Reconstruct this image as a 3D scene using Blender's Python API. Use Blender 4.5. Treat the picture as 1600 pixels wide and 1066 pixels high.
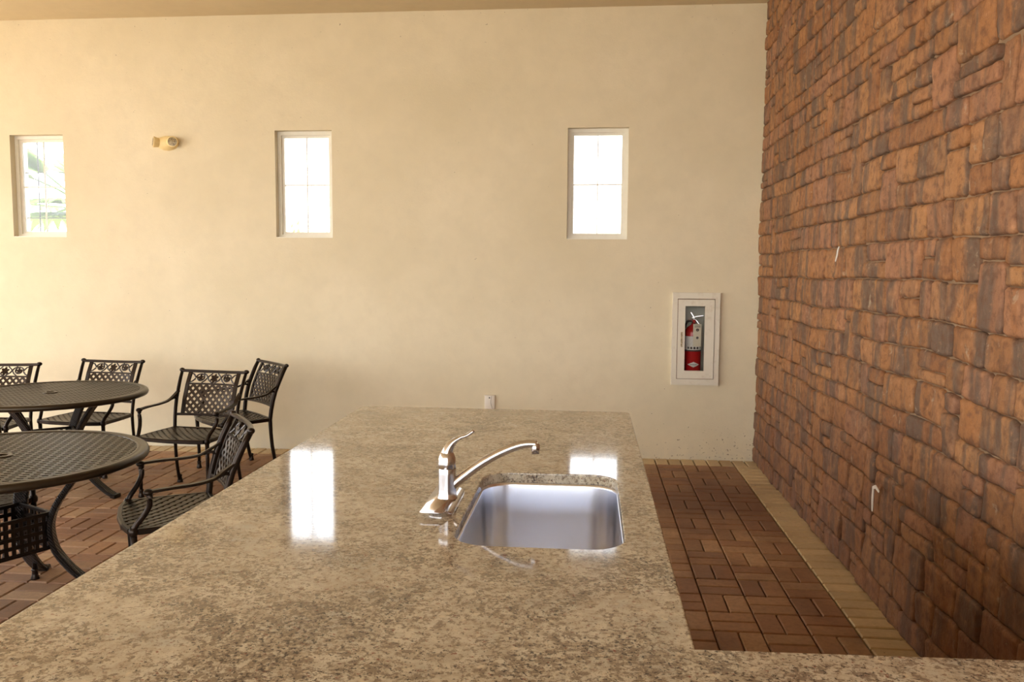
import bpy, bmesh, math, random
from mathutils import Vector, Matrix, noise
R = random.Random(7)
PI = math.pi
for o in list(bpy.data.objects):
    bpy.data.objects.remove(o)
sc = bpy.context.scene
COL = sc.collection

# ------------------------------------------------------------------ camera
HC = 1.53
YAW, PITCH, ROLL, FPX = .0921, -.0866, .006, 1299.18
cd = bpy.data.cameras.new('camera')
cam = bpy.data.objects.new('camera', cd)
COL.objects.link(cam)
cd.sensor_width = 36
cd.lens = 36 * FPX / 1600
cd.clip_start = .05
_f = Vector((-math.sin(YAW) * math.cos(PITCH), math.cos(YAW) * math.cos(PITCH), math.sin(PITCH)))
_r0 = Vector((math.cos(YAW), math.sin(YAW), 0))
_u0 = _r0.cross(_f)
_r = math.cos(ROLL) * _r0 + math.sin(ROLL) * _u0
_u = -math.sin(ROLL) * _r0 + math.cos(ROLL) * _u0
cam.matrix_world = Matrix(((_r.x, _u.x, -_f.x, 0), (_r.y, _u.y, -_f.y, 0), (_r.z, _u.z, -_f.z, HC), (0, 0, 0, 1)))
sc.camera = cam

# ------------------------------------------------------------------ sky, sun, exposure
SKY = 3.6
SUN = 8.5
world = bpy.data.worlds.new('sky')
sc.world = world
world.use_nodes = True
nt = world.node_tree
bg = nt.nodes['Background']
tc = nt.nodes.new('ShaderNodeTexCoord')
sx = nt.nodes.new('ShaderNodeSeparateXYZ')
cr = nt.nodes.new('ShaderNodeValToRGB')
nt.links.new(tc.outputs['Generated'], sx.inputs[0])
nt.links.new(sx.outputs['Z'], cr.inputs[0])
nt.links.new(cr.outputs[0], bg.inputs[0])
cr.color_ramp.elements[0].position = 0.0
cr.color_ramp.elements[0].color = (1.0, 0.99, 0.96, 1)
cr.color_ramp.elements[1].position = 1.0
cr.color_ramp.elements[1].color = (0.42, 0.62, 0.95, 1)
e_ = cr.color_ramp.elements.new(.35)
e_.color = (0.85, 0.92, 1.0, 1)
bg.inputs[1].default_value = SKY
sl = bpy.data.lights.new('sun', 'SUN')
sl.energy = SUN
sl.angle = math.radians(.6)
sl.color = (1, .96, .92)
so = bpy.data.objects.new('sun', sl)
COL.objects.link(so)
sd = Vector((.62, .10, -.78)).normalized()       # direction the light travels
so.rotation_euler = sd.to_track_quat('-Z', 'Y').to_euler()
sc.view_settings.view_transform = 'Standard'
sc.view_settings.look = 'None'
sc.view_settings.gamma = 1
sc.view_settings.use_curve_mapping = False
sc.view_settings.exposure = 0.85

# ------------------------------------------------------------------ node helpers
def srgb(r, g, b):
    f = lambda c: (c / 255 / 12.92) if c / 255 <= .04045 else ((c / 255 + .055) / 1.055) ** 2.4
    return (f(r), f(g), f(b), 1)
class NM:
    def __init__(s, name):
        s.m = bpy.data.materials.new(name); s.m.use_nodes = True
        s.t = s.m.node_tree; s.b = s.t.nodes['Principled BSDF']; s._p = None
    def n(s, typ, **kw):
        n = s.t.nodes.new('ShaderNode' + typ)
        for k, v in kw.items(): setattr(n, k, v)
        return n
    def l(s, a, b): s.t.links.new(a, b)
    def pos(s, scale=(1, 1, 1), rot=(0, 0, 0)):
        g = s.n('NewGeometry'); m = s.n('Mapping')
        m.inputs['Scale'].default_value = scale; m.inputs['Rotation'].default_value = rot
        s.l(g.outputs['Position'], m.inputs[0]); return m.outputs[0]
    def noise(s, scale, detail=4, rough=.55, vec=None, sc3=(1, 1, 1), dist=0):
        n = s.n('TexNoise'); n.inputs['Scale'].default_value = scale
        n.inputs['Detail'].default_value = detail; n.inputs['Roughness'].default_value = rough
        n.inputs['Distortion'].default_value = dist
        s.l(vec if vec else s.pos(sc3), n.inputs['Vector']); return n.outputs['Fac']
    def ramp(s, fac, stops):
        n = s.n('ValToRGB'); el = n.color_ramp.elements
        while len(el) < len(stops): el.new(.5)
        for e, (p, c) in zip(el, stops):
            e.position = p; e.color = c if hasattr(c, '__len__') else (c, c, c, 1)
        s.l(fac, n.inputs[0]); return n.outputs[0]
    def mix(s, fac, a, b, mode='MIX'):
        n = s.n('Mix', data_type='RGBA', blend_type=mode)
        for i, v in ((0, fac), (6, a), (7, b)):
            if hasattr(v, 'links') or isinstance(v, bpy.types.NodeSocket): s.l(v, n.inputs[i])
            else: n.inputs[i].default_value = v
        return n.outputs[2]
    def math(s, op, a, b=0.0, clamp=False):
        n = s.n('Math', operation=op); n.use_clamp = clamp
        for i, v in ((0, a), (1, b)):
            if isinstance(v, bpy.types.NodeSocket): s.l(v, n.inputs[i])
            else: n.inputs[i].default_value = v
        return n.outputs[0]
    def bump(s, h, strength, dist):
        n = s.n('Bump'); n.inputs['Strength'].default_value = strength; n.inputs['Distance'].default_value = dist
        s.l(h, n.inputs['Height'])
        if s._p: s.l(s._p, n.inputs['Normal'])
        s._p = n.outputs[0]; s.l(s._p, s.b.inputs['Normal'])
    def color(s, c):
        if isinstance(c, bpy.types.NodeSocket): s.l(c, s.b.inputs['Base Color'])
        else: s.b.inputs['Base Color'].default_value = c
    def set(s, **kw):
        for k, v in kw.items():
            i = s.b.inputs[k.replace('_', ' ')]
            if isinstance(v, bpy.types.NodeSocket): s.l(v, i)
            else: i.default_value = v
        return s

# ------------------------------------------------------------------ materials
M = {}
def stucco(name, base, dark, specks=True):
    k = NM(name)
    n1 = k.noise(1.1, 5, .6)
    c = k.mix(k.ramp(n1, [(.35, 0), (.7, 1)]), base, dark)
    n2 = k.noise(9, 4, .6)
    c = k.mix(k.math('MULTIPLY', k.ramp(n2, [(.4, 0), (.75, 1)]), .35), c, tuple(x * .84 for x in base[:3]) + (1,))
    if specks:
        g = k.n('NewGeometry'); s_ = k.n('SeparateXYZ'); k.l(g.outputs['Position'], s_.inputs[0])
        # dirt splashed up from the floor, denser towards the stone wall, and a few specks under the ceiling
        low = k.math('MULTIPLY', k.math('SUBTRACT', 1.0, k.math('MULTIPLY', s_.outputs['Z'], 1.9), True),
                     k.math('MULTIPLY', k.math('ADD', s_.outputs['X'], .6), .6, True))
        hi = k.math('MULTIPLY', k.math('SUBTRACT', s_.outputs['Z'], 3.05), .9, True)
        msk = k.math('MAXIMUM', k.math('MAXIMUM', low, k.math('MULTIPLY', hi, .55)), .0)
        sp = k.noise(55, 2, .5)
        cl = k.noise(7, 3, .6)
        th = k.math('ADD', k.math('MULTIPLY', msk, .16), k.math('MULTIPLY', k.math('SUBTRACT', cl, .5), .16))
        sv = k.math('GREATER_THAN', k.math('ADD', sp, th), .80)
        c = k.mix(k.math('MULTIPLY', sv, .75), c, srgb(96, 72, 52))
        gr = k.math('MULTIPLY', k.math('SUBTRACT', 1.0, k.math('MULTIPLY', s_.outputs['Z'], 7.0), True), k.ramp(n2, [(.35, 0), (.6, .5)]))
        c = k.mix(gr, c, srgb(205, 196, 178))
    k.color(c)
    k.set(Roughness=.82)
    k.bump(k.noise(3.0, 3, .5), .35, .02)
    k.bump(k.noise(70, 4, .6), .25, .004)
    return k.m
M['stucco'] = stucco('stucco_wall_paint', srgb(226, 213, 184), srgb(216, 203, 172))
M['ceiling'] = stucco('ceiling_paint', srgb(218, 202, 168), srgb(212, 196, 162), False)
M['base'] = stucco('counter_base_stucco', srgb(150, 130, 100), srgb(138, 120, 92), False)

def granite():
    k = NM('speckled_granite')
    a = k.noise(5.5, 5, .62)
    base = k.ramp(a, [(.30, srgb(178, 174, 160)), (.48, srgb(202, 192, 170)), (.62, srgb(210, 203, 184)), (.78, srgb(192, 182, 160))])
    b = k.noise(34, 4, .65, dist=.4)
    base = k.mix(k.ramp(b, [(.40, 0), (.62, .75)]), base, srgb(168, 154, 132))
    clus = k.noise(5.0, 5, .72, dist=.8)
    sp = k.noise(88, 4, .70, sc3=(1, 1.0, 1))
    thr = k.math('ADD', sp, k.math('MULTIPLY', k.math('SUBTRACT', clus, .5), .42))
    base = k.mix(k.ramp(thr, [(.49, 0), (.57, .85)]), base, srgb(124, 108, 92))
    sp2 = k.noise(120, 3, .65, vec=k.pos((1, 1, 1), (0, 0, 1.1)))
    thr2 = k.math('ADD', sp2, k.math('MULTIPLY', k.math('SUBTRACT', clus, .5), .45))
    base = k.mix(k.ramp(thr2, [(.585, 0), (.645, .9)]), base, srgb(60, 55, 52))
    sp3 = k.noise(95, 2, .6, vec=k.pos((1, 1.2, 1), (0, 0, .4)))
    base = k.mix(k.ramp(sp3, [(.66, 0), (.71, .8)]), base, srgb(120, 60, 44))
    sp4 = k.noise(48, 3, .6, vec=k.pos((1, 1, 1), (0, 0, 2.2)))
    base = k.mix(k.ramp(sp4, [(.62, 0), (.70, .7)]), base, srgb(214, 200, 172))
    k.color(base)
    k.set(Roughness=.07, IOR=1.5)
    k.bump(k.noise(16, 2, .5), .02, .003)
    return k.m
M['granite'] = granite()

def paver_mat(name, stuff, edge):
    k = NM(name)
    if stuff:
        at = k.n('Attribute', attribute_name='rnd'); rnd = at.outputs['Fac']
    else:
        oi = k.n('ObjectInfo'); rnd = oi.outputs['Random']
    if edge:
        c = k.ramp(rnd, [(0, srgb(200, 176, 136)), (.5, srgb(212, 188, 146)), (1, srgb(188, 166, 128))])
    else:
        c = k.ramp(rnd, [(0, srgb(148, 112, 82)), (.25, srgb(170, 130, 94)), (.5, srgb(152, 110, 80)), (.72, srgb(186, 150, 112)), (.86, srgb(138, 102, 78)), (1, srgb(172, 128, 90))])
    n1 = k.noise(2.1, 5, .6)
    c = k.mix(k.math('MULTIPLY', k.ramp(n1, [(.45, 0), (.62, 1)]), .55 if not edge else .2), c, srgb(112, 74, 50))
    n2 = k.noise(40, 4, .65)
    c = k.mix(k.ramp(n2, [(.42, 0), (.7, .15 if edge else .35)]), c, srgb(96, 72, 56))
    # the water stain in front of the far end of the counter
    g = k.n('NewGeometry'); vd = k.n('VectorMath', operation='DISTANCE'); vd.inputs[1].default_value = (1.02, 5.55, 0)
    mp = k.n('Mapping'); mp.inputs['Scale'].default_value = (1.25, 1, 1); k.l(g.outputs['Position'], mp.inputs[0])
    k.l(mp.outputs[0], vd.inputs[0])
    st = k.math('MULTIPLY', k.math('SUBTRACT', k.math('ADD', .75, k.math('MULTIPLY', n1, .5)), vd.outputs['Value'], True), 1.3, True)
    c = k.mix(k.math('MULTIPLY', st, .8 if not edge else .25), c, srgb(96, 56, 34))
    sp = k.noise(33, 2, .5)
    c = k.mix(k.math('MULTIPLY', k.math('GREATER_THAN', sp, .755), .8), c, srgb(60, 40, 30))
    k.color(c)
    k.set(Roughness=.62)
    k.bump(n2, .12, .002)
    return k.m
M['paver'] = paver_mat('brick_paver', False, False)
M['paver_s'] = paver_mat('brick_paver_far', True, False)
M['edge'] = paver_mat('border_brick_paver', False, True)
M['edge_s'] = paver_mat('border_brick_paver_far', True, True)
k = NM('joint_sand'); k.color(k.mix(k.noise(14, 3), srgb(104, 80, 56), srgb(66, 48, 34))); k.set(Roughness=.95); M['sand'] = k.m

def stone_mat():
    k = NM('tumbled_wall_stone')
    at = k.n('Attribute', attribute_name='rnd'); rnd = at.outputs['Fac']
    c = k.ramp(rnd, [(0, srgb(150, 106, 68)), (.2, srgb(162, 112, 70)), (.4, srgb(142, 96, 62)), (.6, srgb(172, 124, 80)), (.8, srgb(146, 104, 78)), (1, srgb(164, 116, 84))])
    # vertical grey-brown bands as the tumbled blocks have
    v = k.n('CombineXYZ'); s_ = k.n('SeparateXYZ'); g = k.n('NewGeometry'); k.l(g.outputs['Position'], s_.inputs[0])
    k.l(k.math('MULTIPLY', rnd, 37.0), v.inputs[0])
    k.l(k.math('MULTIPLY', s_.outputs['Y'], 8.5), v.inputs[1])
    k.l(k.math('MULTIPLY', s_.outputs['Z'], 1.2), v.inputs[2])
    band = k.noise(1.0, 3, .55, vec=v.outputs[0], dist=.3)
    c = k.mix(k.ramp(band, [(.48, 0), (.60, .85)]), c, srgb(100, 84, 72))
    c = k.mix(k.ramp(band, [(.30, .5), (.40, 0)]), c, srgb(158, 104, 60))
    n2 = k.noise(24, 5, .65)
    c = k.mix(k.ramp(n2, [(.35, .7), (.52, 0)]), c, srgb(106, 70, 48))
    n3 = k.noise(6, 5, .7)
    c = k.mix(k.ramp(n3, [(.52, 0), (.72, .55)]), c, srgb(186, 134, 92))
    c = k.mix(k.ramp(n3, [(.28, .5), (.46, 0)]), c, srgb(104, 78, 60))
    c = k.mix(k.ramp(n2, [(.60, 0), (.74, .45)]), c, srgb(196, 146, 108))
    lime = k.noise(13, 5, .7, dist=.6)
    c = k.mix(k.ramp(lime, [(.62, 0), (.72, .6)]), c, srgb(190, 172, 146))
    # lower courses coloured darker, painting in the shade beside the counter
    lo = k.math('MULTIPLY', k.math('SUBTRACT', k.math('ADD', .62, k.math('MULTIPLY', k.noise(2.3, 4), .7)), s_.outputs['Z'], True), 1.0, True)
    c = k.mix(k.math('MULTIPLY', lo, .55), c, srgb(92, 60, 50))
    k.color(c)
    k.set(Roughness=.7)
    k.set(**{'Specular_IOR_Level': .35})
    k.bump(k.noise(22, 6, .68, sc3=(1, 1, .7), dist=.3), .8, .012)
    k.bump(k.noise(150, 3, .6), .25, .0025)
    return k.m
M['stone'] = stone_mat()
k = NM('wall_mortar'); k.color(k.mix(k.noise(10, 4), srgb(168, 140, 108), srgb(112, 84, 62))); k.set(Roughness=.95); k.bump(k.noise(60, 4), .5, .006); M['mortar'] = k.m

def metal(name, base, met, rough, bumpy=False):
    k = NM(name)
    n = k.noise(30, 3, .6)
    k.color(k.mix(n, base, tuple(x * .75 for x in base[:3]) + (1,)))
    k.set(Metallic=met, Roughness=rough)
    if bumpy:
        w = k.n('TexWave', wave_type='BANDS', bands_direction='DIAGONAL'); w.inputs['Scale'].default_value = 42
        w2 = k.n('TexWave', wave_type='BANDS', bands_direction='Z'); w2.inputs['Scale'].default_value = 60
        k.l(k.pos(), w.inputs[0]); k.l(k.pos((1, 1, 1), (0, 0, 0)), w2.inputs[0])
        k.bump(k.math('MULTIPLY', w.outputs['Fac'], w2.outputs['Fac']), .9, .008)
    else:
        k.bump(k.noise(120, 3), .12, .002)
    return k.m
M['bronze'] = metal('dark_bronze_cast_metal', (.028, .019, .014, 1), .75, .32)
M['bronze_top'] = metal('worn_bronze_table_metal', (.058, .046, .032, 1), .85, .34)
M['bronze_seat'] = metal('worn_bronze_seat_metal', (.044, .030, .020, 1), .75, .36)
M['bronze_leg'] = metal('hammered_bronze_metal', (.042, .034, .031, 1), .8, .26, True)
k = NM('polished_chrome'); k.color((.60, .57, .57, 1)); k.set(Metallic=1.0, Roughness=.19); M['chrome'] = k.m
k = NM('brushed_stainless_steel'); k.color((.80, .83, .92, 1))
k.set(Metallic=1.0, Roughness=.27)
k.bump(k.noise(1.0, 2, .5, sc3=(400, 400, 6)), .06, .001); M['steel'] = k.m
def plain(name, c, rough=.5, **kw):
    k = NM(name); k.color(c); k.set(Roughness=rough, **kw); return k.m
k = NM('white_vinyl'); k.color(k.mix(k.noise(20), srgb(238, 234, 220), srgb(226, 220, 204))); k.set(Roughness=.4); M['vinyl'] = k.m
k = NM('painted_cabinet_steel'); k.color(k.mix(k.ramp(k.noise(18, 4), [(.55, 0), (.8, .5)]), srgb(222, 214, 196), srgb(190, 172, 144))); k.set(Roughness=.45); M['cab'] = k.m
M['cabin'] = plain('cabinet_inside_paint', srgb(196, 196, 180), .6)
M['rust'] = plain('rusted_rim', srgb(120, 84, 54), .8)
M['dark'] = plain('dark_gap', srgb(40, 34, 28), .7)
M['red'] = plain('red_gloss_paint', srgb(178, 22, 26), .25)
M['labelw'] = plain('white_label', srgb(226, 222, 214), .5)
M['tag'] = plain('inspection_tag_paper', srgb(222, 212, 188), .7)
M['ink'] = plain('label_ink', srgb(62, 52, 50), .7)
M['inkred'] = plain('label_red_ink', srgb(176, 40, 40), .7)
M['blackrub'] = plain('black_rubber', srgb(30, 28, 28), .5)
M['ivory'] = plain('ivory_plastic', srgb(240, 216, 158), .45)
k = NM('ribbed_lamp_lens'); k.color(k.mix(k.ramp(k.noise(90, 2), [(.4, 0), (.6, 1)]), srgb(190, 172, 132), srgb(124, 106, 78))); k.set(Roughness=.3); M['lens'] = k.m
M['plate'] = plain('outlet_plastic', srgb(226, 216, 202), .4)
M['ironbar'] = plain('dark_iron', srgb(48, 48, 46), .6)
M['whitep'] = plain('white_paint_drip', srgb(232, 226, 218), .7)
k = NM('window_glass')
tr = k.n('BsdfTransparent'); gl = k.n('BsdfGlossy'); gl.inputs['Roughness'].default_value = .02
fr = k.n('Fresnel'); fr.inputs['IOR'].default_value = 1.45; mx = k.n('MixShader')
k.l(fr.outputs[0], mx.inputs[0]); k.l(tr.outputs[0], mx.inputs[1]); k.l(gl.outputs[0], mx.inputs[2])
k.l(mx.outputs[0], k.t.nodes['Material Output'].inputs['Surface']); M['glass'] = k.m
k = NM('palm_leaf'); k.color(k.mix(k.noise(6), srgb(112, 136, 66), srgb(80, 110, 48))); k.set(Roughness=.5)
tl = k.n('BsdfTranslucent'); tl.inputs[0].default_value = srgb(140, 165, 80); mx = k.n('MixShader'); mx.inputs[0].default_value = .5
k.l(k.b.outputs[0], mx.inputs[1]); k.l(tl.outputs[0], mx.inputs[2]); k.l(mx.outputs[0], k.t.nodes['Material Output'].inputs['Surface']); M['leaf'] = k.m
M['bark'] = plain('palm_bark', srgb(130, 108, 82), .9)
k = NM('outdoor_ground'); k.color(k.mix(k.noise(1.5, 5), srgb(200, 184, 156), srgb(184, 166, 136))); k.set(Roughness=.9); M['ground'] = k.m

# ------------------------------------------------------------------ mesh helpers
class MB:
    def __init__(s): s.v = []; s.f = []; s.sm = []
    def add(s, vs, fs, smooth=False, mat=None):
        b = len(s.v)
        s.v += [tuple(mat @ Vector(p)) if mat else tuple(p) for p in vs]
        s.f += [tuple(b + i for i in f) for f in fs]; s.sm += [smooth] * len(fs)
    def box(s, x0, x1, y0, y1, z0, z1, mat=None):
        s.add([(x0, y0, z0), (x1, y0, z0), (x1, y1, z0), (x0, y1, z0), (x0, y0, z1), (x1, y0, z1), (x1, y1, z1), (x0, y1, z1)],
              [(3, 2, 1, 0), (4, 5, 6, 7), (0, 1, 5, 4), (1, 2, 6, 5), (2, 3, 7, 6), (3, 0, 4, 7)], False, mat)
    def sweep(s, path, prof, smooth=True, up=Vector((0, 0, 1)), scales=None, cap=True, closed=False, mat=None, tilt=None):
        """prof: closed 2D profile (side, up); path: points"""
        P = [Vector(p) for p in path]; n = len(P); m = len(prof); vs = []
        for i, p in enumerate(P):
            a = P[i - 1] if (i > 0 or closed) else P[i]
            b = P[(i + 1) % n] if (i < n - 1 or closed) else P[i]
            t = (b - a).normalized()
            u = up(i) if callable(up) else up
            sd_ = t.cross(u)
            if sd_.length < 1e-4: sd_ = t.cross(Vector((1, 0, 0)))
            sd_.normalize(); uu = sd_.cross(t).normalized()
            k_ = scales[i] if scales else 1
            kx, ky = k_ if hasattr(k_, '__len__') else (k_, k_)
            for (x, y) in prof: vs.append(p + sd_ * x * kx + uu * y * ky)
        fs = []
        for i in range(n if closed else n - 1):
            j = (i + 1) % n
            for q in range(m):
                r = (q + 1) % m
                fs.append((i * m + q, i * m + r, j * m + r, j * m + q))
        if cap and not closed:
            fs.append(tuple(range(m - 1, -1, -1))); fs.append(tuple((n - 1) * m + q for q in range(m)))
        s.add(vs, fs, smooth, mat)
    def tube(s, path, r, seg=8, **kw):
        s.sweep(path, circ(1, seg), scales=r if isinstance(r, list) else [r] * len(path), **kw)
    def lathe(s, prof, seg=20, mat=None, smooth=True, axis='z'):
        n = len(prof); vs = []; fs = []
        for q in range(seg):
            a = 2 * PI * q / seg
            for (r, z) in prof: vs.append((r * math.cos(a), r * math.sin(a), z))
        for q in range(seg):
            w = (q + 1) % seg
            for i in range(n - 1): fs.append((q * n + i, w * n + i, w * n + i + 1, q * n + i + 1))
        s.add(vs, fs, smooth, mat)
    def sphere(s, c, r, seg=10, sc3=(1, 1, 1)):
        pr = [(max(1e-4, math.sin(PI * i / 7)) * r, -math.cos(PI * i / 7) * r) for i in range(8)]
        s.lathe(pr, seg, Matrix.Translation(c) @ Matrix.Diagonal((*sc3, 1)))
    def build(s, name, mat, parent=None, attr=None):
        me = bpy.data.meshes.new(name); me.from_pydata(s.v, [], s.f)
        me.polygons.foreach_set('use_smooth', s.sm)
        if attr is not None:
            a = me.attributes.new('rnd', 'FLOAT', 'POINT'); a.data.foreach_set('value', attr)
        me.materials.append(mat); me.update()
        o = bpy.data.objects.new(name, me); COL.objects.link(o)
        if parent: o.parent = parent
        return o
def circ(r, n, ry=None): return [(r * math.cos(2 * PI * i / n), (ry or r) * math.sin(2 * PI * i / n)) for i in range(n)]
def rect(w, h, c=.0):
    if not c: return [(-w / 2, -h / 2), (w / 2, -h / 2), (w / 2, h / 2), (-w / 2, h / 2)]
    a, b = w / 2, h / 2
    return [(-a + c, -b), (a - c, -b), (a, -b + c), (a, b - c), (a - c, b), (-a + c, b), (-a, b - c), (-a, -b + c)]
def empty(name, loc, rz=0):
    o = bpy.data.objects.new(name, None); COL.objects.link(o); o.location = loc; o.rotation_euler = (0, 0, rz)
    o.empty_display_size = .1; return o
def tag(o, label=None, cat=None, group=None, kind=None):
    for k_, v in (('label', label), ('category', cat), ('group', group), ('kind', kind)):
        if v: o[k_] = v
    return o
def struct(o, label, cat): return tag(o, label, cat, None, 'structure')
def copy_tree(o, parent=None):
    c = o.copy(); COL.objects.link(c)
    if parent: c.parent = parent
    for ch in list(o.children): copy_tree(ch, c)
    return c
def finish(o, bevel=0, seg=2, angle=40):
    """bake a bevel into the mesh"""
    if bevel:
        bm = bmesh.new(); bm.from_mesh(o.data)
        bmesh.ops.remove_doubles(bm, verts=bm.verts, dist=1e-5)
        ed = [e for e in bm.edges if len(e.link_faces) == 2 and e.calc_face_angle(0) > math.radians(angle)]
        bmesh.ops.bevel(bm, geom=ed, offset=bevel, segments=seg, profile=.5, affect='EDGES')
        for f in bm.faces: f.smooth = True
        bm.to_mesh(o.data); bm.free()
        o.data.set_sharp_from_angle(angle=math.radians(35)) if hasattr(o.data, 'set_sharp_from_angle') else None
    return o
def bez(p0, p1, p2, p3, n=10):
    p0, p1, p2, p3 = map(Vector, (p0, p1, p2, p3)); out = []
    for i in range(n + 1):
        t = i / n; u = 1 - t
        out.append(p0 * u ** 3 + p1 * 3 * u * u * t + p2 * 3 * u * t * t + p3 * t ** 3)
    return out
def catmull(pts, n=6):
    P = [Vector(p) for p in pts]; P = [P[0] * 2 - P[1]] + P + [P[-1] * 2 - P[-2]]; out = []
    for i in range(1, len(P) - 2):
        for j in range(n):
            t = j / n; a, b, c, d = P[i - 1], P[i], P[i + 1], P[i + 2]
            out.append(.5 * ((2 * b) + (c - a) * t + (2 * a - 5 * b + 4 * c - d) * t * t + (-a + 3 * b - 3 * c + d) * t ** 3))
    out.append(P[-2]); return out
def clip_line(p, d, poly):
    """portion of the line p + t d inside the convex CCW polygon"""
    t0, t1 = -1e9, 1e9; n = len(poly)
    for i in range(n):
        a, b = poly[i], poly[(i + 1) % n]; ex, ey = b[0] - a[0], b[1] - a[1]
        nx, ny = -ey, ex
        num = (a[0] - p[0]) * nx + (a[1] - p[1]) * ny; den = d[0] * nx + d[1] * ny
        if abs(den) < 1e-9:
            if num > 0: return None
            continue
        t = num / den
        if den > 0: t0 = max(t0, t)
        else: t1 = min(t1, t)
    return (t0, t1) if t1 - t0 > 1e-3 else None
def lattice(mb, poly, ang, pitch, width, thick, f3, seg=1, ang2=None, pitch2=None, width2=None, up=Vector((0, 0, 1))):
    """two crossing sets of bars clipped to poly, mapped to 3D by f3(u, v, h)"""
    cx = sum(p[0] for p in poly) / len(poly); cy = sum(p[1] for p in poly) / len(poly)
    for a, pt, w, h in ((ang, pitch, width, 0), (ang2 if ang2 is not None else ang + PI / 2, pitch2 or pitch, width2 or width, thick * .25)):
        d = (math.cos(a), math.sin(a)); nrm = (-d[1], d[0])
        for i in range(-80, 81):
            p = (cx + nrm[0] * pt * i, cy + nrm[1] * pt * i)
            c = clip_line(p, d, poly)
            if not c: continue
            n = max(1, int(math.ceil((c[1] - c[0]) / .07))) if seg > 1 else 1
            pts = []
            for q in range(n + 1):
                t = c[0] + (c[1] - c[0]) * q / n
                pts.append((p[0] + d[0] * t, p[1] + d[1] * t))
            vs = []
            for (x, y) in pts:
                for sx_, hh in ((-1, -1), (1, -1), (1, 1), (-1, 1)):
                    vs.append(f3(x + nrm[0] * w / 2 * sx_, y + nrm[1] * w / 2 * sx_, h + hh * thick / 2))
            fs = []
            for q in range(n):
                for e in range(4):
                    g = (e + 1) % 4; fs.append((q * 4 + e, q * 4 + g, q * 4 + 4 + g, q * 4 + 4 + e))
            fs += [(3, 2, 1, 0), tuple(n * 4 + e for e in range(4))]
            mb.add(vs, fs)
def proj(p):
    d = Vector(p) - Vector((0, 0, HC)); z = d.dot(_f)
    if z < .05: return None
    return 800 + FPX * d.dot(_r) / z, 533 - FPX * d.dot(_u) / z, z

# ------------------------------------------------------------------ setting
D = 6.737; XS = 1.321; ZC = 3.575; ZT = .892; CL, CR, CF = -1.041, .187, 3.715
XL, YB = -7.6, -4.2
WIN = [(-4.905, -4.428, 1.776, 2.634), (-2.590, -2.111, 1.776, 2.650), (-.186, .296, 1.770, 2.650)]
CAB = (.690, 1.008, .640, 1.322)
def wall_with_holes(x0, x1, z0, z1, y0, y1, holes):
    xs = sorted({x0, x1, *[h[0] for h in holes], *[h[1] for h in holes]})
    zs = sorted({z0, z1, *[h[2] for h in holes], *[h[3] for h in holes]})
    mb = MB(); idx = {}
    def vid(x, y, z):
        k_ = (x, y, z)
        if k_ not in idx: idx[k_] = len(mb.v); mb.v.append(k_)
        return idx[k_]
    solid = lambda i, j: 0 <= i < len(xs) - 1 and 0 <= j < len(zs) - 1 and not any(h[0] <= xs[i] and xs[i + 1] <= h[1] and h[2] <= zs[j] and zs[j + 1] <= h[3] for h in holes)
    for i in range(len(xs) - 1):
        for j in range(len(zs) - 1):
            if not solid(i, j): continue
            a, b, c, d = xs[i], xs[i + 1], zs[j], zs[j + 1]
            F = [((a, y0, c), (b, y0, c), (b, y0, d), (a, y0, d)), ((b, y1, c), (a, y1, c), (a, y1, d), (b, y1, d))]
            if not solid(i - 1, j): F.append(((a, y1, c), (a, y0, c), (a, y0, d), (a, y1, d)))
            if not solid(i + 1, j): F.append(((b, y0, c), (b, y1, c), (b, y1, d), (b, y0, d)))
            if not solid(i, j - 1): F.append(((a, y1, c), (b, y1, c), (b, y0, c), (a, y0, c)))
            if not solid(i, j + 1): F.append(((a, y0, d), (b, y0, d), (b, y1, d), (a, y1, d)))
            for f in F: mb.f.append(tuple(vid(*p) for p in f)); mb.sm.append(False)
    return mb
wb = wall_with_holes(XL, XS + .28, -.06, ZC, D, D + .22, WIN + [CAB]).build('wall_back', M['stucco'])
struct(wb, 'cream stucco wall with three small windows', 'wall')
mb = MB(); mb.box(XL - .9, XS + .28, YB - .6, D + .8, ZC, ZC + .2)
struct(mb.build('ceiling', M['ceiling']), 'tan painted flat ceiling', 'ceiling')
mb = MB(); mb.box(XL, XS + .28, YB, D, -.16, -.018)
floor = struct(mb.build('floor', M['sand']), 'brick paver floor in basketweave with tan border', 'floor')
mb = MB(); mb.box(XS + .024, XS + .28, YB, D, -.06, ZC)
wr = struct(mb.build('wall_right', M['mortar']), 'rust brown rough stone wall', 'wall')
mb = MB(); mb.box(-40, 40, -40, 45, -.5, -.17)
struct(mb.build('ground', M['ground']), 'pale ground outside the pavilion', 'ground')
# open sides: columns and header beams that carry the roof (out of frame)
mb = MB()
for (x, y) in ((XL, D - .1), (XL, 1.2), (XL, YB), (-3.2, YB)):
    mb.box(x - .2, x + .2, y - .2, y + .2, -.17, ZC)
struct(mb.build('trim_1', M['stucco']), 'stucco columns on the open sides', 'column')
mb = MB(); mb.box(XL - .15, XL + .15, YB, D, ZC - .35, ZC); mb.box(XL, XS, YB - .15, YB + .15, ZC - .35, ZC)
struct(mb.build('trim_2', M['stucco']), 'header beams over the open sides', 'beam')

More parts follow.
